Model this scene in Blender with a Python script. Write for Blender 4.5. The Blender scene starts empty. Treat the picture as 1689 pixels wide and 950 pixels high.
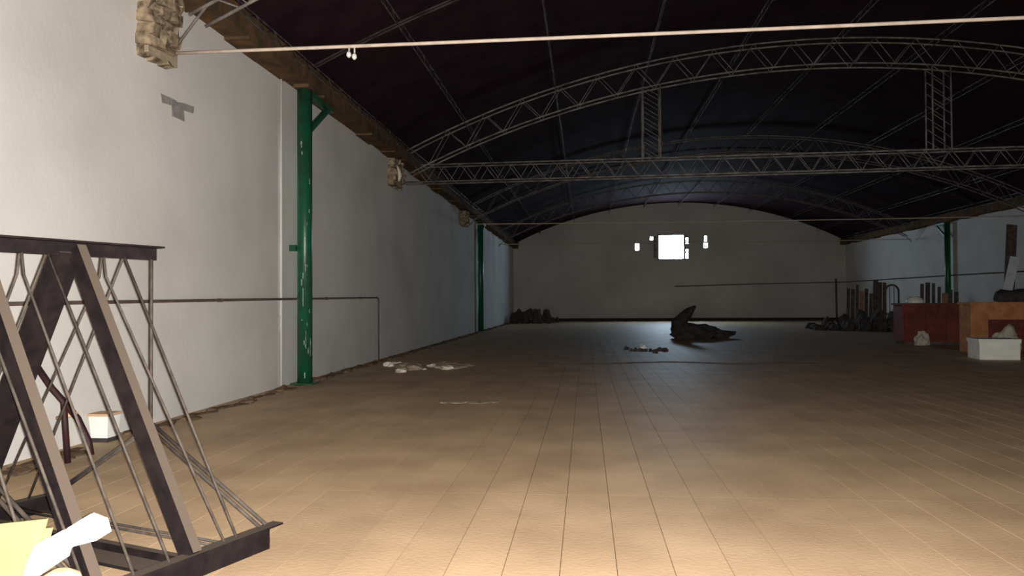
import bpy, bmesh, math, random
from mathutils import Vector, Matrix, noise
random.seed(7)
S = bpy.context.scene
COL = S.collection

# ------------------------------------------------------------------ camera
FPX, IW, IH = 1270.0, 1689.0, 950.0
CAM = Vector((0, 0, 1.6))
yaw, pitch, roll = math.radians(5.45), math.radians(0.99), math.radians(0.3)
fw = Vector((-math.sin(yaw)*math.cos(pitch), math.cos(yaw)*math.cos(pitch), math.sin(pitch)))
r0 = Vector((math.cos(yaw), math.sin(yaw), 0)); u0 = r0.cross(fw)
rt = math.cos(roll)*r0 - math.sin(roll)*u0; up = rt.cross(fw)
cam = bpy.data.objects.new('camera', bpy.data.cameras.new('camera'))
cam.data.sensor_width = 36; cam.data.lens = FPX/IW*36
cam.data.clip_start = 0.05; cam.data.clip_end = 400
cam.matrix_world = Matrix(((rt.x, up.x, -fw.x, CAM.x), (rt.y, up.y, -fw.y, CAM.y), (rt.z, up.z, -fw.z, CAM.z), (0, 0, 0, 1)))
COL.objects.link(cam); S.camera = cam

def hit(px, py, axis, v):
    d = fw + rt*((px-844.5)/FPX) - up*((py-475)/FPX)
    t = (v - CAM[axis])/d[axis]
    return CAM + d*t

# ------------------------------------------------------------------ sky, lights, exposure
W = bpy.data.worlds.new('World'); S.world = W; W.use_nodes = True
bg = W.node_tree.nodes['Background']
bg.inputs[0].default_value = (0.62, 0.82, 1.0, 1); bg.inputs[1].default_value = 64.0

def lamp(name, kind, loc, target, power, color, **kw):
    l = bpy.data.lights.new(name, kind); l.energy = power; l.color = color
    for k, v in kw.items(): setattr(l, k, v)
    o = bpy.data.objects.new(name, l); o.location = loc
    o.rotation_euler = (Vector(target)-Vector(loc)).to_track_quat('-Z', 'Y').to_euler()
    COL.objects.link(o); return o
# the phone's own flash beside the lens
lamp('phone_flash_offscreen', 'SPOT', (0.035, -0.01, 1.60), (-0.95, 9.95, 1.77), 4600, (1.0, 0.95, 0.885),
     spot_size=math.radians(150), spot_blend=1.0, shadow_soft_size=0.012)
S.view_settings.view_transform = 'Standard'; S.view_settings.look = 'None'
S.view_settings.gamma = 1.0; S.view_settings.use_curve_mapping = False
S.view_settings.exposure = 0.38

# ------------------------------------------------------------------ materials
def mat(name, col, col2=None, scale=3.0, rough=0.8, bump=0.0, bscale=40.0, metal=0.0, detail=6.0, contrast=(0.35, 0.65), dust=None, spec=0.3):
    m = bpy.data.materials.new(name); m.use_nodes = True
    nt = m.node_tree; N = nt.nodes; L = nt.links
    b = N['Principled BSDF']; b.inputs['Roughness'].default_value = rough; b.inputs['Metallic'].default_value = metal
    b.inputs['Specular IOR Level'].default_value = spec
    geo = N.new('ShaderNodeNewGeometry')
    c1 = (*col, 1); out = None
    if col2 is None: col2 = tuple(c*0.8 for c in col)
    nz = N.new('ShaderNodeTexNoise'); nz.inputs['Scale'].default_value = scale; nz.inputs['Detail'].default_value = detail
    L.new(geo.outputs['Position'], nz.inputs['Vector'])
    rp = N.new('ShaderNodeValToRGB'); rp.color_ramp.elements[0].position = contrast[0]; rp.color_ramp.elements[1].position = contrast[1]
    rp.color_ramp.elements[0].color = (*col2, 1); rp.color_ramp.elements[1].color = c1
    L.new(nz.outputs['Fac'], rp.inputs['Fac']); out = rp.outputs['Color']
    if dust:      # dust settled on faces that look up
        sx = N.new('ShaderNodeSeparateXYZ'); L.new(geo.outputs['True Normal'], sx.inputs[0])
        mr = N.new('ShaderNodeMapRange'); mr.inputs['From Min'].default_value = 0.2; mr.inputs['From Max'].default_value = 0.5
        L.new(sx.outputs['Z'], mr.inputs['Value'])
        mx = N.new('ShaderNodeMix'); mx.data_type = 'RGBA'
        L.new(mr.outputs['Result'], mx.inputs['Factor']); L.new(out, mx.inputs['A']); mx.inputs['B'].default_value = (*dust, 1)
        out = mx.outputs['Result']
    L.new(out, b.inputs['Base Color'])
    if bump:
        n2 = N.new('ShaderNodeTexNoise'); n2.inputs['Scale'].default_value = bscale; n2.inputs['Detail'].default_value = 5
        L.new(geo.outputs['Position'], n2.inputs['Vector'])
        bp = N.new('ShaderNodeBump'); bp.inputs['Strength'].default_value = bump; bp.inputs['Distance'].default_value = 0.02
        L.new(n2.outputs['Fac'], bp.inputs['Height']); L.new(bp.outputs['Normal'], b.inputs['Normal'])
    return m

PLW, PLL, PX0, PY0 = 0.338, 2.4, -0.5, 4.0
def floor_material():
    m = mat('dusty_boards', (0.53, 0.37, 0.225), (0.41, 0.28, 0.168), scale=1.1, rough=0.62, bump=0.15, bscale=30, spec=0.35)
    nt = m.node_tree; N = nt.nodes; L = nt.links; b = N['Principled BSDF']
    base = b.inputs['Base Color'].links[0].from_socket
    geo = N.new('ShaderNodeNewGeometry')
    mp = N.new('ShaderNodeVectorMath'); mp.operation = 'SUBTRACT'; mp.inputs[1].default_value = (PX0, PY0, 0)
    L.new(geo.outputs['Position'], mp.inputs[0])
    dv = N.new('ShaderNodeVectorMath'); dv.operation = 'DIVIDE'; dv.inputs[1].default_value = (PLW, PLL, 1000)
    L.new(mp.outputs[0], dv.inputs[0])
    fl = N.new('ShaderNodeVectorMath'); fl.operation = 'FLOOR'; L.new(dv.outputs[0], fl.inputs[0])
    wn = N.new('ShaderNodeTexWhiteNoise'); wn.noise_dimensions = '3D'; L.new(fl.outputs[0], wn.inputs['Vector'])
    mr = N.new('ShaderNodeMapRange'); mr.inputs['To Min'].default_value = 0.95; mr.inputs['To Max'].default_value = 1.04
    L.new(wn.outputs['Value'], mr.inputs['Value'])
    sc = N.new('ShaderNodeVectorMath'); sc.operation = 'SCALE'
    L.new(base, sc.inputs[0]); L.new(mr.outputs['Result'], sc.inputs['Scale']); L.new(sc.outputs[0], b.inputs['Base Color'])
    return m

M = dict(
    floor=floor_material(),
    joint=mat('joint_dirt', (0.20, 0.14, 0.09), scale=8),
    plaster=mat('white_plaster', (0.70, 0.685, 0.66), (0.58, 0.565, 0.54), scale=0.55, rough=0.9, bump=0.12, bscale=14, contrast=(0.25, 0.6), spec=0.1),
    end_plaster=mat('end_wall_plaster', (0.70, 0.685, 0.65), (0.58, 0.565, 0.53), scale=0.35, rough=0.9, bump=0.1, bscale=8, spec=0.1),
    patch=mat('grey_mortar', (0.33, 0.31, 0.30), (0.24, 0.225, 0.22), scale=9, rough=0.95, bump=0.4, spec=0.1),
    roof=mat('sooty_roof', (0.028, 0.013, 0.018), (0.018, 0.008, 0.012), scale=1.5, rough=0.95, bump=0.2, spec=0.05),
    eave=mat('rusty_eave', (0.15, 0.085, 0.045), (0.07, 0.05, 0.028), scale=3.5, rough=0.95, spec=0.1),
    truss=mat('grey_truss_paint', (0.22, 0.195, 0.18), (0.09, 0.075, 0.07), scale=5, rough=0.7),
    shadedpaint=mat('shaded_purlin_paint', (0.065, 0.053, 0.051), (0.026, 0.02, 0.019), scale=4, rough=0.95, spec=0.05),  # truss grey darkened, the shade under the roof put into the colour
    rod=mat('pale_tie_rod', (0.62, 0.52, 0.43), (0.48, 0.39, 0.32), scale=6, rough=0.6),
    green=mat('green_paint', (0.007, 0.10, 0.047), (0.016, 0.062, 0.036), scale=4, rough=0.35, spec=0.5, bump=0.1, bscale=20),
    chip=mat('chipped_paint', (0.36, 0.42, 0.37), (0.12, 0.22, 0.16), scale=20, rough=0.7),
    brick=mat('broken_brick', (0.42, 0.32, 0.22), (0.11, 0.085, 0.055), scale=8, rough=0.95, bump=0.8, bscale=18, spec=0.1),
    pipe=mat('brown_pipe', (0.13, 0.095, 0.08), (0.09, 0.06, 0.05), scale=8, rough=0.7),
    iron=mat('black_iron', (0.006, 0.004, 0.005), (0.013, 0.009, 0.009), scale=9, rough=0.8, dust=(0.075, 0.058, 0.046), spec=0.12),
    ironrod=mat('dusty_iron_rod', (0.062, 0.05, 0.04), (0.03, 0.023, 0.019), scale=14, rough=0.75, spec=0.3),
    card=mat('cream_board', (0.34, 0.30, 0.13), (0.31, 0.27, 0.11), scale=3, rough=0.8, spec=0.2),
    white=mat('white_board', (0.90, 0.89, 0.82), (0.84, 0.82, 0.74), scale=5, rough=0.7, spec=0.2),
    tan=mat('tan_card', (0.62, 0.42, 0.26), (0.55, 0.36, 0.22), scale=5, rough=0.8),
    tarp=mat('dark_tarp', (0.055, 0.045, 0.045), (0.03, 0.025, 0.027), scale=5, rough=0.85, bump=0.6, bscale=7),
    rubble=mat('dark_rubble', (0.10, 0.08, 0.07), (0.05, 0.04, 0.035), scale=6, rough=0.95, bump=0.6),
    dirt=mat('brown_dirt', (0.23, 0.155, 0.10), (0.12, 0.08, 0.055), scale=5, rough=1.0, bump=0.8, spec=0.05),
    chalk=mat('chalky_plaster', (0.82, 0.76, 0.66), (0.60, 0.54, 0.46), scale=9, rough=0.95),
    dust=mat('pale_dust', (0.42, 0.35, 0.26), (0.33, 0.27, 0.19), scale=5, rough=1.0, bump=0.6, spec=0.05),
    red=mat('red_brown_wood', (0.19, 0.045, 0.035), (0.11, 0.028, 0.022), scale=4, rough=0.7),
    orange=mat('orange_wood', (0.50, 0.23, 0.10), (0.36, 0.15, 0.06), scale=4, rough=0.75),
    foam=mat('white_foam', (0.86, 0.88, 0.84), (0.76, 0.78, 0.73), scale=4, rough=0.8),
    sack=mat('pale_sack', (0.55, 0.52, 0.45), (0.42, 0.40, 0.34), scale=6, rough=0.95, bump=0.5),
    board=mat('weathered_board', (0.13, 0.10, 0.085), (0.07, 0.05, 0.045), scale=5, rough=0.9),
    warmboard=mat('warm_board', (0.40, 0.22, 0.13), (0.30, 0.15, 0.09), scale=5, rough=0.9),
    sheet=mat('pale_sheet', (0.80, 0.86, 0.92), (0.68, 0.74, 0.82), scale=4, rough=0.5),
    porcelain=mat('white_porcelain', (0.85, 0.84, 0.80), scale=5, rough=0.25, spec=0.5),
    maroon=mat('maroon_metal', (0.04, 0.012, 0.014), (0.02, 0.008, 0.009), scale=6, rough=0.6),
    cement=mat('vent_block', (0.30, 0.28, 0.27), (0.22, 0.20, 0.20), scale=5, rough=0.95),
)

# ------------------------------------------------------------------ mesh helpers
class MB:
    def __init__(s): s.v = []; s.f = []; s.smooth = False
    def box(s, lo, hi):
        x0, y0, z0 = lo; x1, y1, z1 = hi; n = len(s.v)
        s.v += [(x0,y0,z0),(x1,y0,z0),(x1,y1,z0),(x0,y1,z0),(x0,y0,z1),(x1,y0,z1),(x1,y1,z1),(x0,y1,z1)]
        s.f += [tuple(n+i for i in q) for q in ((3,2,1,0),(4,5,6,7),(0,1,5,4),(1,2,6,5),(2,3,7,6),(3,0,4,7))]
        return s
    def bar(s, a, b, w, h, side):
        """box beam from a to b; w along `side`, h along the third direction"""
        a = Vector(a); b = Vector(b); t = (b-a).normalized(); sd = Vector(side); sd = (sd - t*sd.dot(t)).normalized(); k = t.cross(sd)
        n = len(s.v)
        for e in (a, b):
            for i, j in ((-1,-1),(1,-1),(1,1),(-1,1)): s.v.append(tuple(e + sd*(w/2*i) + k*(h/2*j)))
        s.f += [tuple(n+i for i in q) for q in ((3,2,1,0),(4,5,6,7),(0,1,5,4),(1,2,6,5),(2,3,7,6),(3,0,4,7))]
        return s
    def tube(s, pts, r, n=8, cap=True):
        pts = [Vector(p) for p in pts]; rs = r if isinstance(r, (list, tuple)) else [r]*len(pts)
        s.smooth = True
        ref = None; base = len(s.v)
        for i, p in enumerate(pts):
            t = (pts[min(i+1, len(pts)-1)] - pts[max(i-1, 0)]).normalized()
            if ref is None:
                ref = Vector((0,0,1)) if abs(t.z) < 0.9 else Vector((1,0,0))
            a = (ref - t*ref.dot(t)).normalized(); ref = a; c = t.cross(a)
            for k in range(n):
                an = 2*math.pi*k/n; s.v.append(tuple(p + (a*math.cos(an) + c*math.sin(an))*rs[i]))
        for i in range(len(pts)-1):
            for k in range(n):
                q = base+i*n; s.f.append((q+k, q+(k+1)%n, q+n+(k+1)%n, q+n+k))
        if cap:
            s.f.append(tuple(base+k for k in range(n-1, -1, -1))); e = base+(len(pts)-1)*n; s.f.append(tuple(e+k for k in range(n)))
        return s
    def prism(s, poly, off):
        """extrude polygon (list of 3D points) by the vector off"""
        n = len(s.v); k = len(poly); off = Vector(off)
        s.v += [tuple(Vector(p)) for p in poly] + [tuple(Vector(p)+off) for p in poly]
        s.f.append(tuple(n+i for i in range(k-1, -1, -1))); s.f.append(tuple(n+k+i for i in range(k)))
        for i in range(k): s.f.append((n+i, n+(i+1)%k, n+k+(i+1)%k, n+k+i))
        return s
    def lump(s, c, rad, seed=0, rough=0.35, sub=2, flat=True):
        bm = bmesh.new(); bmesh.ops.create_icosphere(bm, subdivisions=sub, radius=1)
        n = len(s.v); off = Vector((seed*3.1, seed*1.7, seed*0.9))
        for v in bm.verts:
            p = v.co*(1 + rough*noise.noise(v.co*1.7+off)*1.6)
            z = p.z*rad[2]
            if flat and z < -0.35*rad[2]: z = -0.35*rad[2]
            s.v.append((c[0]+p.x*rad[0], c[1]+p.y*rad[1], c[2]+z+(0.35*rad[2] if flat else 0)))
        bm.verts.index_update()
        for f in bm.faces: s.f.append(tuple(n+v.index for v in f.verts))
        bm.free(); return s
    def mesh(s, name, m):
        me = bpy.data.meshes.new(name); me.from_pydata(s.v, [], s.f); me.update()
        bm = bmesh.new(); bm.from_mesh(me); bmesh.ops.recalc_face_normals(bm, faces=bm.faces[:]); bm.to_mesh(me); bm.free()
        if s.smooth:
            for p in me.polygons: p.use_smooth = len(p.vertices) == 4
        me.materials.append(m); return me
    def build(s, name, m, parent=None):
        o = bpy.data.objects.new(name, s.mesh(name, m)); COL.objects.link(o)
        if parent: o.parent = parent; 
        return o
def link(name, me, parent=None, loc=None):
    o = bpy.data.objects.new(name, me); COL.objects.link(o)
    if parent: o.parent = parent
    if loc is not None: o.location = loc
    return o
def tag(o, label, cat, group=None, kind=None):
    o['label'] = label; o['category'] = cat
    if group: o['group'] = group
    if kind: o['kind'] = kind
    return o
def struct(o, label=None):
    o['kind'] = 'structure'
    if label: o['label'] = label
    return o
def empty(name, loc=(0,0,0)):
    o = bpy.data.objects.new(name, None); o.location = loc; o.empty_display_size = 0.1; COL.objects.link(o); return o
def sub(parent, mb, name, m):
    """part given in world coordinates under an empty that stands at parent.location"""
    p = parent.location
    mb.v = [(x-p.x, y-p.y, z-p.z) for x, y, z in mb.v]
    return mb.build(name, m, parent)
def sub2(part, mb, name, m):
    p = part.parent.location
    mb.v = [(x-p.x, y-p.y, z-p.z) for x, y, z in mb.v]
    return mb.build(name, m, part)
def thing(name, label, cat, loc, group=None):
    return tag(empty(name, loc), label, cat, group)

# ------------------------------------------------------------------ hall shell
XL, XR, YB, YF = -5.75, 20.0, -9.5, 61.5
XC, ZS, ZA = (XL+XR)/2, 6.15, 9.30
HW = (XR-XL)/2; RISE = ZA-ZS; RAD = (HW*HW+RISE*RISE)/(2*RISE)
def arc(x): return ZA - RAD + math.sqrt(max(RAD*RAD-(x-XC)**2, 0))

floor = struct(MB().box((XL-0.4, YB-0.4, -0.30), (XR+0.4, YF+0.4, -0.028)).build('floor', M['joint']), 'brown dusty floor of wide boards')
plank = MB().box((0.0025, 0.0004, -0.03), (PLW-0.0025, PLL-0.0004, 0.0)).mesh('plank', M['floor'])
nearest = set(); cells = []
i0 = math.floor((XL-PX0)/PLW)+1; i1 = math.floor((XR-PX0)/PLW)
j0 = math.floor((YB-PY0)/PLL); j1 = math.ceil((YF-PY0)/PLL)
for j in range(0, 6):
    for i in range(i0, i1):
        x = PX0+i*PLW; y = PY0+j*PLL
        if x < 0.62*(y+PLL)+0.3 and len(nearest) < 300:
            nearest.add((i, j)); link('plank', plank, floor, (x, y, 0.0006*math.sin(i*12.9)))
fld = MB()
for j in range(j0, j1):
    for i in range(i0-1, i1+1):
        if (i, j) in nearest: continue
        x = PX0+i*PLW; y = PY0+j*PLL
        fld.box((max(x+0.0025, XL-0.02), y+0.0004, -0.03), (min(x+PLW-0.0025, XR+0.02), min(y+PLL-0.0004, YF+0.02), 0.0006*math.sin(i*12.9)))
fo = fld.build('plank_field', M['floor'], floor); fo['kind'] = 'stuff'

wl = struct(MB().box((XL-0.35, YB-0.35, -0.1), (XL, YF+0.35, 6.4)).build('wall_left', M['plaster']), 'white plastered side wall')
wr = struct(MB().box((XR, YB-0.35, -0.1), (XR+0.35, YF+0.35, 6.4)).build('wall_right', M['plaster']), 'white plastered side wall behind the counters')
NS = 40
def gable(y0, y1, name, m):
    poly = [(XL-0.02, y0, -0.1)] + [(XL-0.02+(HW*2+0.04)*k/NS, y0, arc(XL+HW*2*k/NS)+0.12) for k in range(NS+1)] + [(XR+0.02, y0, -0.1)]
    return struct(MB().prism(poly, (0, y1-y0, 0)).build(name, m))
wf = gable(YF, YF+0.45, 'wall_end', M['end_plaster'])
wb = gable(YB-0.30, YB, 'wall_entrance', M['end_plaster'])
rf = MB()
for k in range(NS+1):
    x = XL-0.4+(HW*2+0.8)*k/NS; z = arc(min(max(x, XL), XR)) - (0.2 if (x < XL or x > XR) else 0)
    for y in (YB-0.4, YF+0.4): rf.v += [(x, y, z), (x, y, z+0.15)]
for k in range(NS):
    a = 4*k; b = a+4
    rf.f += [(a, a+2, b+2, b), (a+1, b+1, b+3, a+3), (a, b, b+1, a+1), (a+2, a+3, b+3, b+2)]
rf.f += [(0, 1, 3, 2), (4*NS, 4*NS+2, 4*NS+3, 4*NS+1)]
struct(rf.build('ceiling', M['roof']), 'dark barrel-vaulted roof')

# openings in the end wall: one broken-out window and small vent holes beside it
def cut(target, cutters):
    mb = MB()
    for c in cutters: mb.box(*c)
    co = mb.build('opening_cutter', M['cement'])
    md = target.modifiers.new('b', 'BOOLEAN'); md.operation = 'DIFFERENCE'; md.object = co; md.solver = 'EXACT'; md.use_self = False
    bpy.context.view_layer.update()
    me = bpy.data.meshes.new_from_object(target.evaluated_get(bpy.context.evaluated_depsgraph_get()))
    target.modifiers.clear(); target.data = me; bpy.data.objects.remove(co)
def wp(px, py): return hit(px, py, 1, YF)
a = wp(1087, 427); b = wp(1127.5, 388); WX0, WX1, WZ0, WZ1 = a.x, b.x, a.z, b.z
holes = [((WX0, YF-0.5, WZ0), (WX1, YF+0.6, WZ1))]
vents = [(1051, 407, 3.4, 5.5), (1075, 393, 2.6, 2.8)]
for cx, ys in ((1133.5, (394, 400, 413, 419, 424)), (1164, (391, 396, 404))):
    for y in ys: vents.append((cx, y, 2.2 if y != 404 else 3.2, 2.2 if y != 404 else 4.5))
for px, py, hw, hh in vents:
    c = wp(px, py); k = YF/FPX
    holes.append(((c.x-hw*k, YF-0.5, c.z-hh*k), (c.x+hw*k, YF+0.6, c.z+hh*k)))
cut(wf, holes)
portal = lamp('window_portal', 'AREA', ((WX0+WX1)/2, YF+0.2, (WZ0+WZ1)/2), ((WX0+WX1)/2, 0, (WZ0+WZ1)/2), 1, (1, 1, 1), shape='RECTANGLE', size=WX1-WX0, size_y=WZ1-WZ0)
portal.data.cycles.is_portal = True
win = struct(empty('window_1', ((WX0+WX1)/2, YF, WZ0)), 'glaring unglazed window opening in the end wall')
for x0, x1, z0, z1 in ((WX0-0.1, WX0, WZ0-0.1, WZ1+0.1), (WX1, WX1+0.1, WZ0-0.1, WZ1+0.1), (WX0, WX1, WZ0-0.1, WZ0), (WX0, WX1, WZ1, WZ1+0.1)):
    sub(win, MB().box((x0, YF-0.05, z0), (x1, YF-0.002, z1)), 'window_frame', M['cement'])
# dark vent-block panels left and right of the opening
for pa, pb in (((1078, 425), (1085, 390)),):
    q0 = wp(*pa); q1 = wp(*pb)
    sub(win, MB().box((q0.x, YF-0.04, q0.z), (q1.x-0.1, YF-0.002, q1.z)), 'vent_block', M['cement'])

struct(MB().box((XL, YF-0.06, 0), (XR, YF-0.001, 0.22)).build('baseboard_end', M['tarp']), 'dark skirting along the end wall')
# patch of bare mortar, T-shaped, on the left wall
def wall_poly(pts, th, name, m, parent):
    mb = MB(); mb.prism([hit(x, y, 0, XL) for x, y in pts], (th, 0, 0)); return mb.build(name, m, parent)
wall_poly([(264, 154), (290, 166), (290, 176), (266, 169)], 0.012, 'mortar_patch', M['patch'], wl)
wall_poly([(281, 166), (301, 170), (303, 200), (283, 191)], 0.016, 'mortar_patch', M['patch'], wl)
wall_poly([(301, 170), (319, 176), (318, 187), (302, 182)], 0.012, 'mortar_patch', M['patch'], wl)
# eaves: rusty beams along both side walls
for k, (xa, xb) in enumerate(((XL, XL+0.42), (XR-0.42, XR))):
    t = MB(); n = 60
    for s_ in range(n):
        ya = YB+(YF-YB)*s_/n; yb = YB+(YF-YB)*(s_+1)/n
        t.box((xa, ya, 5.84+0.03*math.sin(s_*2.3)), (xb, yb-0.004, 6.24))
    struct(t.build('trim_%d' % (k+1), M['eave']), 'rust-brown beam under the eave of the %s wall' % ('left' if k == 0 else 'right'))

# ------------------------------------------------------------------ roof trusses
def chord_pts(off, xa, xb, n, y): return [(xa+(xb-xa)*k/n, y, arc(xa+(xb-xa)*k/n)-off) for k in range(n+1)]
BW = 0.22
def truss(y, label, tie, detailed, m, mt):
    t = thing('roof_truss', label, 'truss', (XC, y, 5.0), 'arched trusses under the vault')
    xa, xb = XL+0.25, XR-0.25
    rr = 0.026; ma = m
    for off, nm in ((0.22, 'upper_chord'), (0.95, 'lower_chord')):
        for dy in (-BW, BW): sub(t, MB().tube(chord_pts(off, xa+(0.25 if off > .5 else 0), xb-(0.25 if off > .5 else 0), 36, y+dy), rr, 6), nm, ma)
    lac = MB(); N_ = 44
    for k in range(N_):
        x0 = xa+0.3+(xb-xa-0.6)*k/N_; x1 = xa+0.3+(xb-xa-0.6)*(k+1)/N_
        for dy in (-BW, BW):
            o0, o1 = (0.22, 0.95) if (k % 2 == 0) else (0.95, 0.22)
            pa, pb = (x0, y+dy, arc(x0)-o0), (x1, y+dy, arc(x1)-o1)
            if detailed: sub(t, MB().tube([pa, pb], 0.011, 5), 'lacing_bar', ma)
            else: lac.tube([pa, pb], 0.011, 4)
    if not detailed: sub(t, lac, 'lacing', m)['kind'] = 'stuff'
    if tie == 'rod':
        n = 14
        sub(t, MB().tube([(XL+0.2+(XR-XL-0.4)*k/n, y, (5.02+0.22*k/n if y < 20 else 5.26)-0.05*(1-((k-n/2)/(n/2))**2)) for k in range(n+1)], 0.024, 8), 'tie_rod', mt)
        # short struts at the bearing
        for sgn, xw in ((1, XL), (-1, XR)):
            sub(t, MB().tube([(xw+sgn*0.22, y-BW, arc(xw+sgn*.3)-0.3), (xw+sgn*1.0, y-BW, arc(xw+sgn*1.0)-0.95)], 0.014, 6), 'bearing_strut', m)
            sub(t, MB().tube([(xw+sgn*0.22, y+BW, arc(xw+sgn*.3)-0.3), (xw+sgn*1.0, y+BW, arc(xw+sgn*1.0)-0.95)], 0.014, 6), 'bearing_strut', m)
            sub(t, MB().tube([(xw+sgn*0.20, y, 5.12), (xw+sgn*0.75, y-BW, arc(xw+sgn*.75)-0.95)], 0.02, 6), 'bearing_strut', m)
    else:
        tilt = lambda x, z: z + 0.0075*(x-XL)
        zb, zt = 5.19, 5.70; xa2, xb2 = XL+0.3, XR-0.3
        for z in (zb, zt):
            for dy in (-BW, BW): sub(t, MB().tube([(xx, y+dy, tilt(xx, z)) for xx in ((xa2, xb2) if z == zb else (xa2+0.55, xb2-0.55))], 0.024, 6), 'tie_chord', m)
        n = 35; w = (xb2-xa2-0.7)/n
        for k in range(n):
            for dy in (-BW, BW):
                x0 = xa2+0.35+w*k + (0.12 if dy > 0 else 0)
                sub(t, MB().tube([(x0, y+dy, tilt(x0, zt)), (x0+w*0.55, y+dy, tilt(x0+w*0.55, zb))], 0.012, 5), 'tie_lacing_bar', m)
                sub(t, MB().tube([(x0+w*0.55, y+dy, tilt(x0+w*0.55, zb)), (x0+w, y+dy, tilt(x0+w, zt))], 0.009, 5), 'tie_lacing_bar', mt)
        zt0 = zt
        for x in (hit(1074, 200, 1, y).x, hit(1548, 190, 1, y).x):
            zt = tilt(x, zt0)
            post = sub(t, MB().tube([(x-0.25, y-BW, zt), (x-0.25, y-BW, arc(x-0.25)-0.95)], 0.026, 6), 'hanger_post', m)
            for dx, dy in ((0.25, -BW), (-0.25, BW), (0.25, BW)):
                sub(t, MB().tube([(x+dx, y+dy, zt), (x+dx, y+dy, arc(x+dx)-0.95)], 0.024, 6), 'hanger_post', m)
            h = arc(x)-0.95-zt; nn = 7
            for k in range(nn):
                for dy in (-BW, BW):
                    sub(t, MB().tube([(x-0.25, y+dy, zt+h*(k+1)/nn), (x+0.25, y+dy, zt+h*max(0, k-0.05)/nn)], 0.010, 5), 'post_lacing_bar', m)
    return t
T1 = truss(10.0, 'arched roof truss with a pale tie rod carrying a twin bulb holder', 'rod', True, M['truss'], M['rod'])
T2 = truss(22.9, 'grey arched roof truss with a lattice tie beam and lattice hanger posts', 'lattice', True, M['truss'], M['truss'])
T3 = truss(36.0, 'arched truss with a plain thin tie rod, next beyond the lattice-tied truss', 'rod', False, M['truss'], M['rod'])
T4 = truss(49.0, 'arched truss with a plain thin tie rod, next to the end wall', 'rod', False, M['truss'], M['rod'])

# purlins: light lattice girders running the length of the hall under the roof
xs = [-5.22, -3.55, -0.85, 1.9, 4.6, 7.3, 10.0, 12.7, 15.4, 17.8, 19.4]
for i, x in enumerate(xs):
    ln = 'on the first row above the left wall' if i == 0 else ('on row %d from the left wall' % (i+1))
    z = arc(x)-0.10
    if i == 0: z = arc(x)-0.22
    p = thing('roof_purlin', 'slender lattice purlin under the dark roof, ' + ln, 'purlin', (x, YB, z), 'purlins under the roof')
    for dz in (0, -0.16): sub(p, MB().tube([(x, YB+0.05, z+dz), (x, YF-0.02, z+dz)], 0.014, 5), 'chord', M['shadedpaint'])
    lc = MB(); y = 2.0; up_ = True
    while y < YF-0.5:
        lc.tube([(x, y, z if up_ else z-0.16), (x, y+0.35, z-0.16 if up_ else z)], 0.009, 4); y += 0.35; up_ = not up_
    sub(p, lc, 'lacing', M['shadedpaint'])['kind'] = 'stuff'
# light rafters standing on the green columns
for y, lab in ((14.7, 'thin arched rafter springing from the green column with chipped paint'), (40.4, 'thin arched rafter springing from the green column near the end wall')):
    r_ = thing('roof_rafter', lab, 'rafter', (XC, y, 6.0), 'thin arched rafters')
    for dy in (-0.06, 0.06): sub(r_, MB().tube(chord_pts(0.12, XL+0.45, XR-0.45, 36, y+dy), 0.02, 6), 'rafter_bar', M['shadedpaint'])

# broken brick pads where the trusses enter the wall
def corbel(y, w, z0, z1, label, seed, dep):
    c = thing('brick_corbel', label, 'corbel', (XL, y, z0), 'brick pads under the truss ends')
    rnd = random.Random(seed); nz = int((z1-z0)/0.14); 
    for k in range(nz):
        z = z0+k*(z1-z0)/nz; u = -w/2
        while u < w/2:
            l = rnd.uniform(0.18, 0.30); d = dep*rnd.uniform(0.72, 1.05)
            if k == 0: d *= 0.6
            e = min(u+l, w/2+rnd.uniform(-0.04, 0.05))
            if e-u > 0.05:
                bk = MB().box((XL+0.002, y+u, z), (XL+d, y+e-0.015, z+(z1-z0)/nz-0.015))
                bk.v = [(max(XL+0.002, vx+(rnd.uniform(-0.06, 0.05) if vx > XL+0.05 else 0)), vy+rnd.uniform(-0.03, 0.03), vz+rnd.uniform(-0.03, 0.03)) for vx, vy, vz in bk.v]
                sub(c, bk, 'brick', M['brick'])
            u += l
    core = sub(c, MB().box((XL+0.003, y-w/2+0.03, z0+0.05), (XL+dep*0.6, y+w/2-0.01, z1-0.01)), 'mortar_core', M['dust'])
    return c
corbel(9.75, 0.75, 4.80, 5.83, 'broken brick pad on the left wall bearing the truss with the bulb holder', 3, 0.25)
corbel(22.6, 1.15, 5.02, 5.83, 'broken brick pad on the left wall bearing the lattice-tied truss', 5, 0.30)
corbel(35.7, 0.9, 5.15, 5.83, 'small brick pad on the left wall beyond the lattice-tied truss', 8, 0.30)
q = hit(662, 262, 1, 22.1); q2 = hit(667, 290, 1, 22.1)
tag(MB().tube([(XL+0.30, 21.98, 5.58), (XL+0.36, 22.0, 5.42), (XL+0.38, 22.0, 5.26), (XL+0.35, 22.0, 5.12)], [0.02, 0.05, 0.055, 0.03], 8).build('plaster_shard', M['chalk']), 'curved white plaster shard stuck on a brick pad', 'shard')

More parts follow.
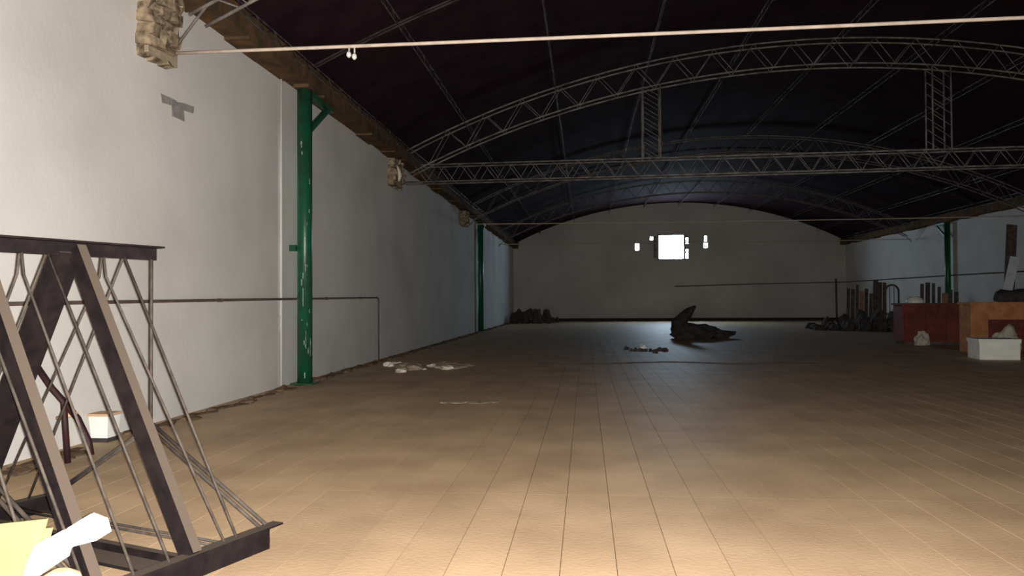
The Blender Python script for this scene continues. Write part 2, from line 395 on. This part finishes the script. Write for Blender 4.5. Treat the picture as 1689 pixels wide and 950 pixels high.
# bulbs hanging from the near tie rod
q = hit(580, 76, 1, 10.0); q.z = 5.015
bh = thing('bulb_holder', 'two small white bulbs hanging from the pale tie rod', 'lamp', (q.x, 10.0, q.z))
for dx, dz in ((-0.035, -0.07), (0.04, -0.10)):
    hg = sub(bh, MB().tube([(q.x+dx, 10.0, q.z+0.03), (q.x+dx, 10, q.z+dz)], 0.012, 6), 'hanger', M['rod'])
    sub2(hg, MB().tube([(q.x+dx, 10, q.z+dz+.01), (q.x+dx, 9.99, q.z+dz-0.02), (q.x+dx, 9.99, q.z+dz-0.05), (q.x+dx, 9.99, q.z+dz-0.075)], [0.016, 0.032, 0.034, 0.014], 10), 'bulb', M['porcelain'])

# ------------------------------------------------------------------ columns on the walls
def column(x, y, r, m, label, side, green):
    c = thing('steel_column', label, 'column', (x, y, 0), 'steel columns along the side walls')
    sh = sub(c, MB().tube([(x, y, 0), (x, y, 5.86)], r, 20), 'shaft', m)
    sub(c, MB().box((x-r*1.5, y-r*1.5, 0), (x+r*1.5, y+r*1.5, 0.03)), 'base_plate', m)
    sub(c, MB().bar((x, y+r*0.5, 4.95), (x, y+1.45, 5.80), 0.10, 0.10, (1, 0, 0)), 'brace', m)
    sub(c, MB().bar((x, y+r*0.5, 5.78), (x, y+1.6, 5.78), 0.16, 0.10, (1, 0, 0)), 'bracket_arm', m)
    sub(c, MB().box((x-0.16, y-0.2, 5.80), (x+0.16, y+0.2, 5.87)), 'cap_plate', M['eave'])
    if green:
        sub(c, MB().box((x-r-0.09, y-r-0.07, 2.60), (x-r+0.04, y-r+0.02, 2.72)), 'switch_box', m)
        rnd = random.Random(4)
        for k in range(24):
            z = rnd.choice([rnd.uniform(0.1, 2.7), rnd.uniform(0.2, 5.0)]); an = math.radians(rnd.uniform(-75, 5)-45+20)
            h = rnd.uniform(0.02, 0.13) if k > 2 else 0.35; w = rnd.uniform(0.008, 0.02)
            px, py = x+math.cos(an)*(r+0.0015), y+math.sin(an)*(r+0.0015)
            sub2(sh, MB().bar((px, py, z), (px+rnd.uniform(-.003, .003), py, z+h), w, 0.004, (-math.sin(an), math.cos(an), 0)), 'paint_chip', M['chip'])
    return c
column(-5.50, 14.7, 0.145, M['green'], 'green steel column with chipped paint and a switch box against the left wall', 1, True)
column(-5.52, 40.4, 0.15, M['green'], 'green steel column on the left wall near the end wall', 1, False)
column(19.75, 44.2, 0.15, M['green'], 'green steel column on the right wall behind the counters', -1, False)
tag(MB().tube([(XL+0.035, 14.05, 0.02), (XL+0.035, 14.05, 5.84)], 0.02, 8).build('wall_conduit', M['plaster']), 'thin white-painted conduit on the wall beside the green column', 'conduit')

# brown pipe on the left wall, turning down to the floor
pts = [(XL+0.05, 3.0, 1.58), (XL+0.05, 7.1, 1.60), (XL+0.05, 13.5, 1.66), (XL+0.05, 20.75, 1.72), (XL+0.05, 20.83, 1.69), (XL+0.05, 20.86, 1.62), (XL+0.05, 20.86, 0.0)]
pp = thing('wall_pipe', 'thin brown water pipe along the left wall turning down to the floor', 'pipe', (XL+0.05, 20.86, 0))
sub(pp, MB().tube(pts, 0.022, 8), 'pipe_run', M['pipe'])
for y in (5.2, 8.4, 11.6, 16.6, 19.2):
    z = 1.60+(y-7.1)*0.0088
    sub(pp, MB().box((XL-0.002, y-0.012, z-0.03), (XL+0.078, y+0.012, z+0.03)), 'pipe_clip', M['pipe'])
pe = thing('wall_pipe', 'thin dark pipe across the end wall and the right wall', 'pipe', (XR-0.05, YF-0.05, 2.95))
sub(pe, MB().tube([(7.0, YF-0.05, 2.70), (13, YF-0.05, 2.85), (XR-0.05, YF-0.05, 2.95), (XR-0.05, 44.5, 2.9), (XR-0.05, 30, 2.8)], 0.035, 6), 'pipe_run', M['pipe'])

# ------------------------------------------------------------------ iron A-frame in the left foreground
FE = hit(447, 903, 2, 0.0)
th = math.radians(20); D = Vector((math.sin(th), math.cos(th), 0)); Pv = Vector((-D.y, D.x, 0)); Z = Vector((0, 0, 1))
WT, ZT = 1.10, 2.0
def A(s, w, z): return FE - D*s + Pv*w + Z*(z)
af = thing('iron_frame', 'black iron A-shaped lattice frame standing on the floor by the left wall', 'frame', A(0, WT, 0))
LEN = 3.9
def angle(a, b, w, h, tag_, under=None):
    mb = MB(); mb.bar(a, b, w, h, Pv); return sub2(under, mb, tag_, M['iron']) if under else sub(af, mb, tag_, M['iron'])
# top bar: an angle with a flat dusty flange on top
tr_ = angle(A(-0.02, WT, ZT-0.05), A(LEN, WT, ZT-0.05), 0.018, 0.085, 'top_rail')
angle(A(-0.04, WT-0.02, ZT), A(LEN, WT-0.02, ZT), 0.10, 0.012, 'top_flange', tr_)
# bottom rails
for w0, s_ in ((0.0, 1), (2*WT, -1)):
    br_ = angle(A(0.02, w0, 0.065), A(LEN, w0, 0.065), 0.016, 0.13, 'bottom_rail')
    angle(A(-0.10, w0+0.03*s_, 0.133), A(LEN, w0+0.03*s_, 0.133), 0.085, 0.012, 'bottom_flange', br_)
nrmF = (Vector((0, 0, 1))*WT - Pv*ZT).normalized()      # outward normal of the front face
nrmB = (Vector((0, 0, 1))*WT + Pv*ZT).normalized()
def onT(px): # parameter s on the top rail under a pixel column
    best = min((abs(proj(A(s/200, WT, ZT-0.08))[0]-px), s/200) for s in range(0, 560)); return best[1]
def proj(p):
    q = p-CAM; d = q.dot(fw); return 844.5+FPX*q.dot(rt)/d, 475-FPX*q.dot(up)/d
def onF(px):
    best = min((abs(proj(A(s/200, 0, 0.13))[0]-px), s/200) for s in range(0, 760)); return best[1]
s1 = onT(122)
per = None
legs = [(s1, onF(322))]
sA = onT(40); 
dleg = s1 - legs[0][1]
p2 = onT(5)+0.10
for st in (s1, s1+0.62):
    sf = st - (s1-legs[0][1])
    sub(af, MB().bar(A(st, WT-0.02, ZT-0.05), A(sf, 0.03, 0.13), 0.062, 0.12, D), 'front_leg', M['iron'])
    sub(af, MB().bar(A(st+0.03, WT+0.02, ZT-0.05), A(st+0.03, 2*WT-0.03, 0.13), 0.16, 0.10, D), 'back_leg', M['iron'])
# thin rods of the front and the back face
def rod(pts, r=0.0085): return sub(af, MB().tube(pts, r, 6), 'rod', M['ironrod'])
def face_rods(tx, fx, bent):
    st = onT(tx); sf = onF(fx)
    for side in (0, 1):
        w1 = 0.03 if side == 0 else 2*WT-0.03
        ws = WT-0.012 if side == 0 else WT+0.012
        if bent:
            k = 0.09
            wj = ws + (w1-ws)*0.02
            rod([A(st, ws, ZT-0.09), A(st, wj, ZT-0.09-0.13), A(sf if side == 0 else 2*st-sf*1.0+0.02, w1, 0.13)])
        else:
            rod([A(st, ws, ZT-0.09), A(sf if side == 0 else 2*st-sf, w1, 0.13)])
face_rods(205, 397, False)
face_rods(170, 377, True)
face_rods(78, 286, False)
face_rods(34, 228, True)
for k in (1, 2):
    for tx, fx, bent in ((78, 286, False), (34, 228, True)):
        st, sf = onT(tx)+0.5*k, onF(fx)+0.5*k
        for side in (0, 1):
            w1 = 0.03 if side == 0 else 2*WT-0.03
            rod([A(st, WT, ZT-0.09), A(sf if side == 0 else 2*st-sf, w1, 0.13)])
# end bracing: king rods down to a node, struts to both rails; repeated inside
for s0 in (0.015, 1.25, 2.5):
    B = A(s0, WT, 0.72)
    for e in (-0.014, 0.014):
        sub(af, MB().tube([A(s0, WT, ZT-0.09)+D*e+Pv*e, B+D*e+Pv*e], 0.010, 6), 'king_rod', M['ironrod'])
        for w1 in (0.04, 2*WT-0.04):
            sub(af, MB().tube([B+D*e+Z*e, A(s0, w1, 0.13)+D*e+Z*e], 0.013, 6), 'strut', M['ironrod'])
# ties between the two rails near the floor
for s0 in (0.30, 0.36):
    sub(af, MB().tube([A(s0, 0.02, 0.10), A(s0, 2*WT-0.02, 0.10)], 0.010, 6), 'floor_tie', M['ironrod'])
sub(af, MB().bar(A(0.55, 0.0, 0.06), A(0.55, 2*WT, 0.06), 0.05, 0.05, Z), 'floor_beam', M['iron'])
sub(af, MB().bar(A(0.70, 0.0, 0.05), A(0.70, 2*WT, 0.05), 0.16, 0.02, D), 'floor_beam', M['iron'])

# ------------------------------------------------------------------ pale boards close by, bottom left
cy = 3.2
LEAN = 0.50
def lean_hit(px, py, y0):
    # point on a sheet that stands at y0 on the floor and leans back
    d = fw + rt*((px-844.5)/FPX) - up*((py-475)/FPX)
    t = (y0 + LEAN*CAM.z - CAM.y)/(d.y - LEAN*d.z); return CAM + d*t
cs = thing('cardboard_sheet', 'pale yellow cardboard sheet with a slanting torn edge leaning on the iron frame', 'cardboard', (-2.4, cy, 0))
pl_ = [lean_hit(x, v, cy) for x, v in ((-16, 866), (77, 856), (48, 960), (34, 1040))]
pl_ += [Vector((pl_[3].x-0.03, cy, 0.0)), Vector((-2.57, cy, 0.0))]
sub(cs, MB().prism(pl_, (0, 0.012, 0)), 'front_panel', M['card'])
sub(cs, MB().prism([Vector((p.x+0.03, p.y+0.014-LEAN*0.07*p.z, p.z*0.93)) for p in pl_], (0, 0.012, 0)), 'folded_panel', M['card'])
# white plank with a broken, angular end propped against the cardboard
yq = cy-0.03
wpoly = [(22, 1010), (46, 925), (57, 900), (103, 875), (108, 877), (111, 871), (149, 848), (172, 857), (178, 879), (158, 892), (118, 902), (111, 908), (108, 920), (56, 955), (50, 1010)]
plk = thing('broken_plank', 'short white plank with a broken angular end propped against the cardboard sheet', 'plank', (-2.35, yq, 0))
def yplank(x): return yq-0.002
sub(plk, MB().prism([lean_hit(x, y, yplank(x)) for x, y in wpoly], (0, 0.028, 0)), 'plank_head', M['white'])
pa = lean_hit(22, 1009, yplank(22)); pb = lean_hit(50, 1009, yplank(50))
sub(plk, MB().prism([pa, pb, Vector((pb.x-0.05, yq-0.002, 0)), Vector((pa.x-0.05, yq-0.002, 0))], (0, 0.028, 0)), 'plank_shaft', M['white'])
tz = hit(100, 940, 1, 2.95)
tag(MB().tube([(tz.x, 2.95, 0), (tz.x, 2.95, tz.z-0.06), (tz.x, 2.95, tz.z-0.02), (tz.x, 2.95, tz.z)], [0.085, 0.085, 0.07, 0.03], 24).build('cardboard_tube', M['tan']), 'round-ended tan cardboard tube standing below the white plank', 'tube')

# ------------------------------------------------------------------ things behind the frame by the left wall
bq = hit(122, 736, 2, 0)
bxp = thing('pale_bin', 'pale grey plastic bin with a dark base against the left wall', 'bin', (-5.585, 8.5, 0))
def taper(c, w0, w1, d0, d1, z0, z1):
    mb = MB(); mb.v = [(c[0]-w0/2, c[1]-d0/2, z0), (c[0]+w0/2, c[1]-d0/2, z0), (c[0]+w0/2, c[1]+d0/2, z0), (c[0]-w0/2, c[1]+d0/2, z0), (c[0]-w1/2, c[1]-d1/2, z1), (c[0]+w1/2, c[1]-d1/2, z1), (c[0]+w1/2, c[1]+d1/2, z1), (c[0]-w1/2, c[1]+d1/2, z1)]
    mb.f = [(3,2,1,0),(4,5,6,7),(0,1,5,4),(1,2,6,5),(2,3,7,6),(3,0,4,7)]; return mb
c_ = (-5.585, 8.5)
sub(bxp, taper(c_, 0.20, 0.20, 0.20, 0.20, 0, 0.05), 'bin_base', M['tarp'])
sub(bxp, taper(c_, 0.20, 0.24, 0.20, 0.24, 0.05, 0.30), 'bin_body', M['foam'])
sub(bxp, taper(c_, 0.265, 0.265, 0.265, 0.265, 0.30, 0.33), 'bin_rim', M['tan'])
# old tubular hand cart
yc = 7.6
ca = thing('hand_cart', 'old maroon tubular hand cart with an iron wheel, behind the A-shaped frame', 'cart', (-5.4, yc, 0))
def at(px, py, y=yc): return hit(px, py, 1, y)
sub(ca, MB().tube([at(60, 603), at(85, 640), at(105, 662), at(128, 690), at(146, 728), Vector((at(150, 750).x, yc, 0.02))], 0.035, 8), 'frame_tube', M['maroon'])
sub(ca, MB().tube([at(60, 603, yc-0.4), at(85, 640, yc-0.4), at(105, 664, yc-0.4), Vector((at(112, 740, yc-0.4).x, yc-0.4, 0.02))], 0.03, 8), 'frame_tube', M['maroon'])
sub(ca, MB().tube([at(-60, 560), at(0, 568), at(60, 603)], 0.035, 8), 'frame_tube', M['maroon'])
sub(ca, MB().tube([at(94, 690), at(128, 682)], 0.022, 8), 'cross_bar', M['tan'])
wc = at(-8, 606); 
wr_ = sub(ca, MB().tube([wc+Vector((0.20*math.cos(k*math.pi/12), 0.0, 0.24*math.sin(k*math.pi/12))) for k in range(25)], 0.03, 8, cap=False), 'wheel_rim', M['maroon'])
for k in range(3):
    v = Vector((0.2*math.cos(k*math.pi/3+.3), 0, 0.24*math.sin(k*math.pi/3+.3))); sub2(wr_, MB().tube([wc-v, wc+v], 0.008, 5), 'spoke', M['maroon'])
sub2(wr_, MB().tube([wc-Vector((0, .05, 0)), wc+Vector((0, .05, 0))], 0.03, 10), 'hub', M['maroon'])
sub(ca, MB().bar(wc-Vector((0, 0, 0.0)), Vector((wc.x+0.02, yc, 0.0)), 0.04, 0.04, (0, 1, 0)), 'prop_leg', M['maroon'])

# ------------------------------------------------------------------ debris on the floor
rg = MB(); rnd = random.Random(11); n = 240
for k in range(n):
    y = 5+50*k/n
    if abs(y-14.7) < 0.4 or abs(y-40.4) < 0.6 or abs(y-8.5) < 0.5: continue
    rx = rnd.uniform(0.06, 0.16)
    rg.lump((XL+rx*1.6+rnd.uniform(0, 0.12), y, -0.015), (rx, rnd.uniform(0.12, 0.3), rnd.uniform(0.02, 0.06)), k, 0.4, 1)
tag(rg.build('dirt_ridge', M['dirt']), 'ridge of brown dirt and crumbs along the foot of the left wall', 'dirt', kind='stuff')
for k, (px, py, s_) in enumerate(((645, 602, .16), (653, 601, .13), (661, 612, .11), (665, 603, .08), (712, 603, .10), (738, 607, .12), (745, 603, .09), (690, 604, .06), (700, 608, .05))):
    c = hit(px, py+2, 2, 0)
    tag(MB().lump((c.x, c.y, 0), (s_*1.2, s_, s_*0.55), 20+k, 0.5, 2).build('plaster_chunk', M['chalk']), 'small white plaster chunk lying on the pale dust patch near the left wall', 'rubble', 'plaster chunks on the floor')
c0 = hit(700, 606, 2, 0)
mb = MB(); 
for k in range(14): mb.lump((c0.x+rnd.uniform(-0.95, 0.95), c0.y+rnd.uniform(-0.5, 0.5), -0.01), (rnd.uniform(.2, .4), rnd.uniform(.2, .4), rnd.uniform(0.05, 0.09)), 50+k, 0.4, 2)
tag(mb.build('dust_heap', M['dust']), 'low pale heap of plaster dust on the floor near the left wall', 'dust', kind='stuff')
c0 = hit(775, 664, 2, 0)
mb = MB()
for k in range(8): mb.lump((c0.x-0.38+0.1*k, c0.y+rnd.uniform(-.12, .12)+k*0.02, -0.006), (0.16, 0.14, 0.014), 80+k, 0.3, 2)
tag(mb.build('dust_streak', M['dust']), 'thin pale streak of spilled dust in the middle of the floor', 'dust', kind='stuff')
for k in range(9):
    px = 1033+8*k; c = hit(px, 579+rnd.uniform(-4, 2), 2, 0); s_ = rnd.uniform(0.07, 0.12)
    tag(MB().lump((c.x, c.y, 0), (s_*0.9, s_, s_*0.75), 100+k, 0.5, 2).build('rubble_lump', M['rubble']), 'dark lump of rubble scattered on the floor before the crumpled tarpaulin', 'rubble', 'dark rubble before the tarpaulin')
c = hit(1060, 576, 2, 0)
tag(MB().lump((c.x, c.y-0.15, 0.0), (0.12, 0.1, 0.12), 131, 0.5, 2).build('white_scrap', M['foam']), 'bright white scrap among the dark rubble lumps', 'scrap')
# crumpled dark tarpaulin
YT = 33.2
path = [(1193, 549), (1180, 551), (1165, 552), (1148, 551), (1132, 548), (1120, 542), (1118, 534), (1125, 526), (1134, 518), (1142, 511), (1149, 506)]
rad = [0.14, 0.22, 0.26, 0.32, 0.38, 0.36, 0.30, 0.24, 0.20, 0.14, 0.06]
tp = thing('crumpled_tarpaulin', 'dark crumpled tarpaulin with one end rearing up, in front of the end wall', 'tarpaulin', (4.7, YT, 0))
fine_p, fine_r = [], []
for k in range(len(path)-1):
    for j in range(4):
        u = j/4; fine_p.append(hit(path[k][0]*(1-u)+path[k+1][0]*u, path[k][1]*(1-u)+path[k+1][1]*u, 1, YT)); fine_r.append(rad[k]*(1-u)+rad[k+1]*u)
for k in range(len(fine_p)): fine_p[k].z = max(fine_p[k].z, fine_r[k]*0.8)
mb = MB().tube(fine_p, fine_r, 18)
mb.v = [(x+0.10*noise.noise(Vector((x*2.5, y*2.5, z*2.5))), y+0.2*noise.noise(Vector((x*2+9, y*2, z*2))), max(0.0, z+0.12*noise.noise(Vector((x*3, y*3+5, z*3))))) for x, y, z in mb.v]
sub(tp, mb, 'rolled_sheet', M['tarp'])
mb = MB().lump((4.9, YT-0.25, 0), (1.05, 0.5, 0.42), 7, 0.5, 3); sub(tp, mb, 'slumped_fold', M['tarp'])
# rubble in the far left corner
for k in range(12):
    x = -5.1+0.27*k; y = 55.2+(k % 3)*1.25+rnd.uniform(-.1, .1); s_ = rnd.uniform(0.42, 0.66)*(1.0 if k < 9 else 0.6)
    tag(MB().lump((x, y, 0), (s_*0.56, s_*0.62, s_*1.1), 150+k, 0.4, 2).build('rubble_heap', M['rubble']), 'dark lump of rubble heaped in the corner of the left and end walls', 'rubble', 'corner rubble at the end wall')

# ------------------------------------------------------------------ clutter by the right wall
def rbox(t, c, sz, rz, name, m):
    mb = MB().box((-sz[0]/2, -sz[1]/2, 0), (sz[0]/2, sz[1]/2, sz[2])); R = Matrix.Rotation(rz, 3, 'Z')
    mb.v = [tuple(R @ Vector(v) + Vector(c)) for v in mb.v]; return sub(t, mb, name, m)
# white foam box
bc = (10.85, 21.75, 0); rz = math.radians(-8)
fb = thing('foam_box', 'white foam box with a lid on the floor before the orange wooden counter', 'box', bc)
rbox(fb, bc, (0.95, 0.9, 0.44), rz, 'box_body', M['foam']); rbox(fb, (bc[0], bc[1], 0.442), (1.0, 0.95, 0.10), rz, 'box_lid', M['foam'])
# orange counter
x0 = hit(1601, 540, 1, 24.2).x
oc = thing('wooden_counter', 'orange-brown wooden counter with a wide end panel and dark open knee space', 'counter', (x0+1.2, 24.6, 0))
sub(oc, MB().box((x0, 24.2, 0), (x0+0.50, 24.9, 1.44)), 'end_panel', M['orange'])
sub(oc, MB().box((x0+1.9, 24.2, 0), (x0+2.4, 24.9, 1.44)), 'end_panel', M['orange'])
sub(oc, MB().box((x0+0.50, 24.24, 0.98), (x0+1.9, 24.9, 1.44)), 'apron', M['orange'])
sub(oc, MB().box((x0-0.04, 24.14, 1.44), (x0+2.45, 24.95, 1.50)), 'counter_top', M['orange'])
sub(oc, MB().box((x0+0.50, 24.85, 0.02), (x0+1.9, 24.9, 0.98)), 'back_panel', M['red'])
c_ = hit(1656, 575, 1, 23.4)
sk = tag(MB().lump((c_.x, 23.3, 0.0), (0.36, 0.28, 0.60), 201, 0.25, 3).build('pale_sack', M['sack']), 'pale bulging sack standing behind the white foam box', 'sack')
# red counter
xa = hit(1487, 540, 1, 28.4).x; xb = hit(1599, 540, 1, 28.4).x
rc = thing('wooden_counter', 'long red-brown wooden counter left of the orange counter', 'counter', ((xa+xb)/2, 28.8, 0))
sub(rc, MB().box((xa+0.03, 28.4, 0.10), (xb-0.03, 29.2, 1.40)), 'body', M['red'])
for k in range(3):
    w = (xb-xa-0.14)/3; sub(rc, MB().box((xa+0.07+w*k+0.02, 28.375, 0.2), (xa+0.07+w*(k+1)-0.02, 28.4, 1.32)), 'front_panel', M['red'])
sub(rc, MB().box((xa-0.02, 28.33, 1.40), (xb+0.02, 29.25, 1.46)), 'counter_top', M['red'])
sub(rc, MB().box((xa+0.08, 28.45, 0), (xb-0.08, 29.15, 0.10)), 'plinth', M['board'])
c_ = hit(1495, 566, 2, 0)
tag(MB().lump((c_.x+0.0, 28.0, 0), (0.23, 0.2, 0.33), 205, 0.3, 3).build('small_sack', M['sack']), 'small tan sack at the corner of the red-brown counter', 'sack')
c_ = hit(1508, 500, 1, 28.8)
mb = MB()
prof = [(0.30, 0.0), (0.29, 0.08), (0.24, 0.17), (0.15, 0.23), (0.06, 0.25), (0.06, 0.28)]
mb.tube([(c_.x, 28.75, 1.46+z) for r, z in prof], [r for r, z in prof], 24)
tag(mb.build('upturned_basin', M['porcelain']), 'white upturned basin on top of the red-brown counter', 'basin')
# dark bag on the orange counter
c_ = hit(1668, 490, 1, 24.5)
tag(MB().lump((c_.x+0.1, 24.5, 1.50), (0.62, 0.33, 0.32), 211, 0.3, 3).build('dark_bag', M['tarp']), 'dark slumped bag lying on the orange counter', 'bag')
# arched iron gate
yg = 39.2; g0 = hit(1461, 545, 1, yg).x; g1 = hit(1483, 545, 1, yg).x; gz = hit(1472, 470, 1, yg).z
gm = (g0+g1)/2; gr = (g1-g0)/2
ag = thing('arched_gate', 'narrow arched iron gate frame standing by the dark bags', 'gate', (gm, yg, 0))
sub(ag, MB().tube([(g0, yg, 0), (g0, yg, gz-gr)] + [(gm-gr*math.cos(k*math.pi/12), yg, gz-gr+gr*math.sin(k*math.pi/12)) for k in range(1, 12)] + [(g1, yg, gz-gr), (g1, yg, 0)], 0.05, 8), 'arch', M['board'])
for k in range(2): sub(ag, MB().tube([(g0+gr*(k+1)*2/3, yg, 0.9), (g0+gr*(k+1)*2/3, yg, gz-0.1)], 0.018, 6), 'upright', M['board'])
for z in (0.25, 0.9): sub(ag, MB().tube([(g0, yg, z), (g1, yg, z)], 0.03, 6), 'cross_bar', M['board'])
sub(ag, MB().tube([(g0, yg, 0.25), (g1, yg, 0.9)], 0.02, 6), 'brace', M['board']); sub(ag, MB().tube([(g0, yg, 0.9), (g1, yg, 0.25)], 0.02, 6), 'brace', M['board'])
# boards standing against the right wall
def stand(px, w, h, y, m, label, group, lean=0.25):
    x = hit(px, 520, 1, y).x; x = min(x, XR-0.45)
    o = MB().bar((x, y, 0), (x+lean*0.6, y+lean, h), w, 0.05, (1, -0.15, 0)).build('standing_board', m); o['x'] = 0; del o['x']
    return tag(o, label, 'board', group)
bl = 'dark weathered board standing upright between the end wall corner and the arched gate'
for k in range(9):
    px = 1398+7.5*k
    warm = k in (3,)
    stand(px, rnd.uniform(0.14, 0.26), rnd.uniform(1.9, 2.7), 47.0+(-0.7, 0.7)[k % 2]-k*0.2, M['warmboard'] if warm else M['board'],
          'warm orange board standing among the dark upright boards' if warm else bl, 'boards standing near the end wall')
for k in range(7):
    px = 1520+9.5*k
    warm = k in (4,)
    stand(px, rnd.uniform(0.12, 0.28), rnd.uniform(1.9, 2.5), 40.0+(-0.7, 0.7)[k % 2], M['warmboard'] if warm else M['board'],
          'brownish board standing upright behind the red-brown counter' if warm else 'dark board standing upright behind the red-brown counter', 'boards standing behind the counter')
x = hit(1380, 500, 1, 57).x
tag(MB().tube([(x, 57, 0), (x, 57.1, 3.1)], 0.07, 8).build('lone_post', M['board']), 'thin dark post standing before the end wall beside the boards', 'post')
# pale sheet leaning on the right wall with a dark board behind it
b0 = hit(1642, 520, 1, 35.0); t0 = hit(1654, 425, 1, 37.0)
tag(MB().bar((b0.x-0.15, 34.6, 0), (t0.x, 36.0, 3.45), 0.36, 0.03, (1, -0.4, 0)).build('leaning_sheet', M['sheet']), 'narrow pale blue-white sheet leaning up behind the orange counter', 'sheet')
t1 = hit(1668, 378, 1, 39.0)
tag(MB().bar((18.55, 36.0, 0), (19.55, 37.4, 5.0), 0.42, 0.06, (1, -0.2, 0)).build('leaning_board', M['board']), 'tall dark board leaning behind the pale sheet', 'board')
# dark bags and rubble heaped between the end wall and the counters
k = 0
for row, (ya, n_, h0, h1) in enumerate(((44.5, 6, 0.30, 1.05), (43.2, 6, 0.25, 0.80), (41.9, 6, 0.2, 0.62))):
    for j in range(n_):
        px = 1338+row*7+j*(136-row*6)/(n_-1); y = ya-(px-1338)*0.012; g = hit(px, 540, 1, y); u = j/(n_-1)
        tag(MB().lump((g.x, y, 0), ((rnd.uniform(0.33, 0.36), rnd.uniform(0.31, 0.34), rnd.uniform(0.285, 0.305))[row], rnd.uniform(0.40, 0.48), (h0+(h1-h0)*min(1, u*1.6))*rnd.uniform(0.7, 0.95)), 300+k, 0.28, 2).build('dark_sack', M['rubble']), 'dark bulky sack in the heap left of the red-brown counter', 'sack', 'dark sacks heaped near the right wall'); k += 1
# thin cable across the floor
cpts = [hit(px, 598+1.2*math.sin(px/37.0), 2, 0.012) for px in range(880, 1361, 12)]
tag(MB().tube(cpts, 0.012, 5).build('floor_cable', M['board']), 'thin dark cable lying straight across the floor', 'cable')
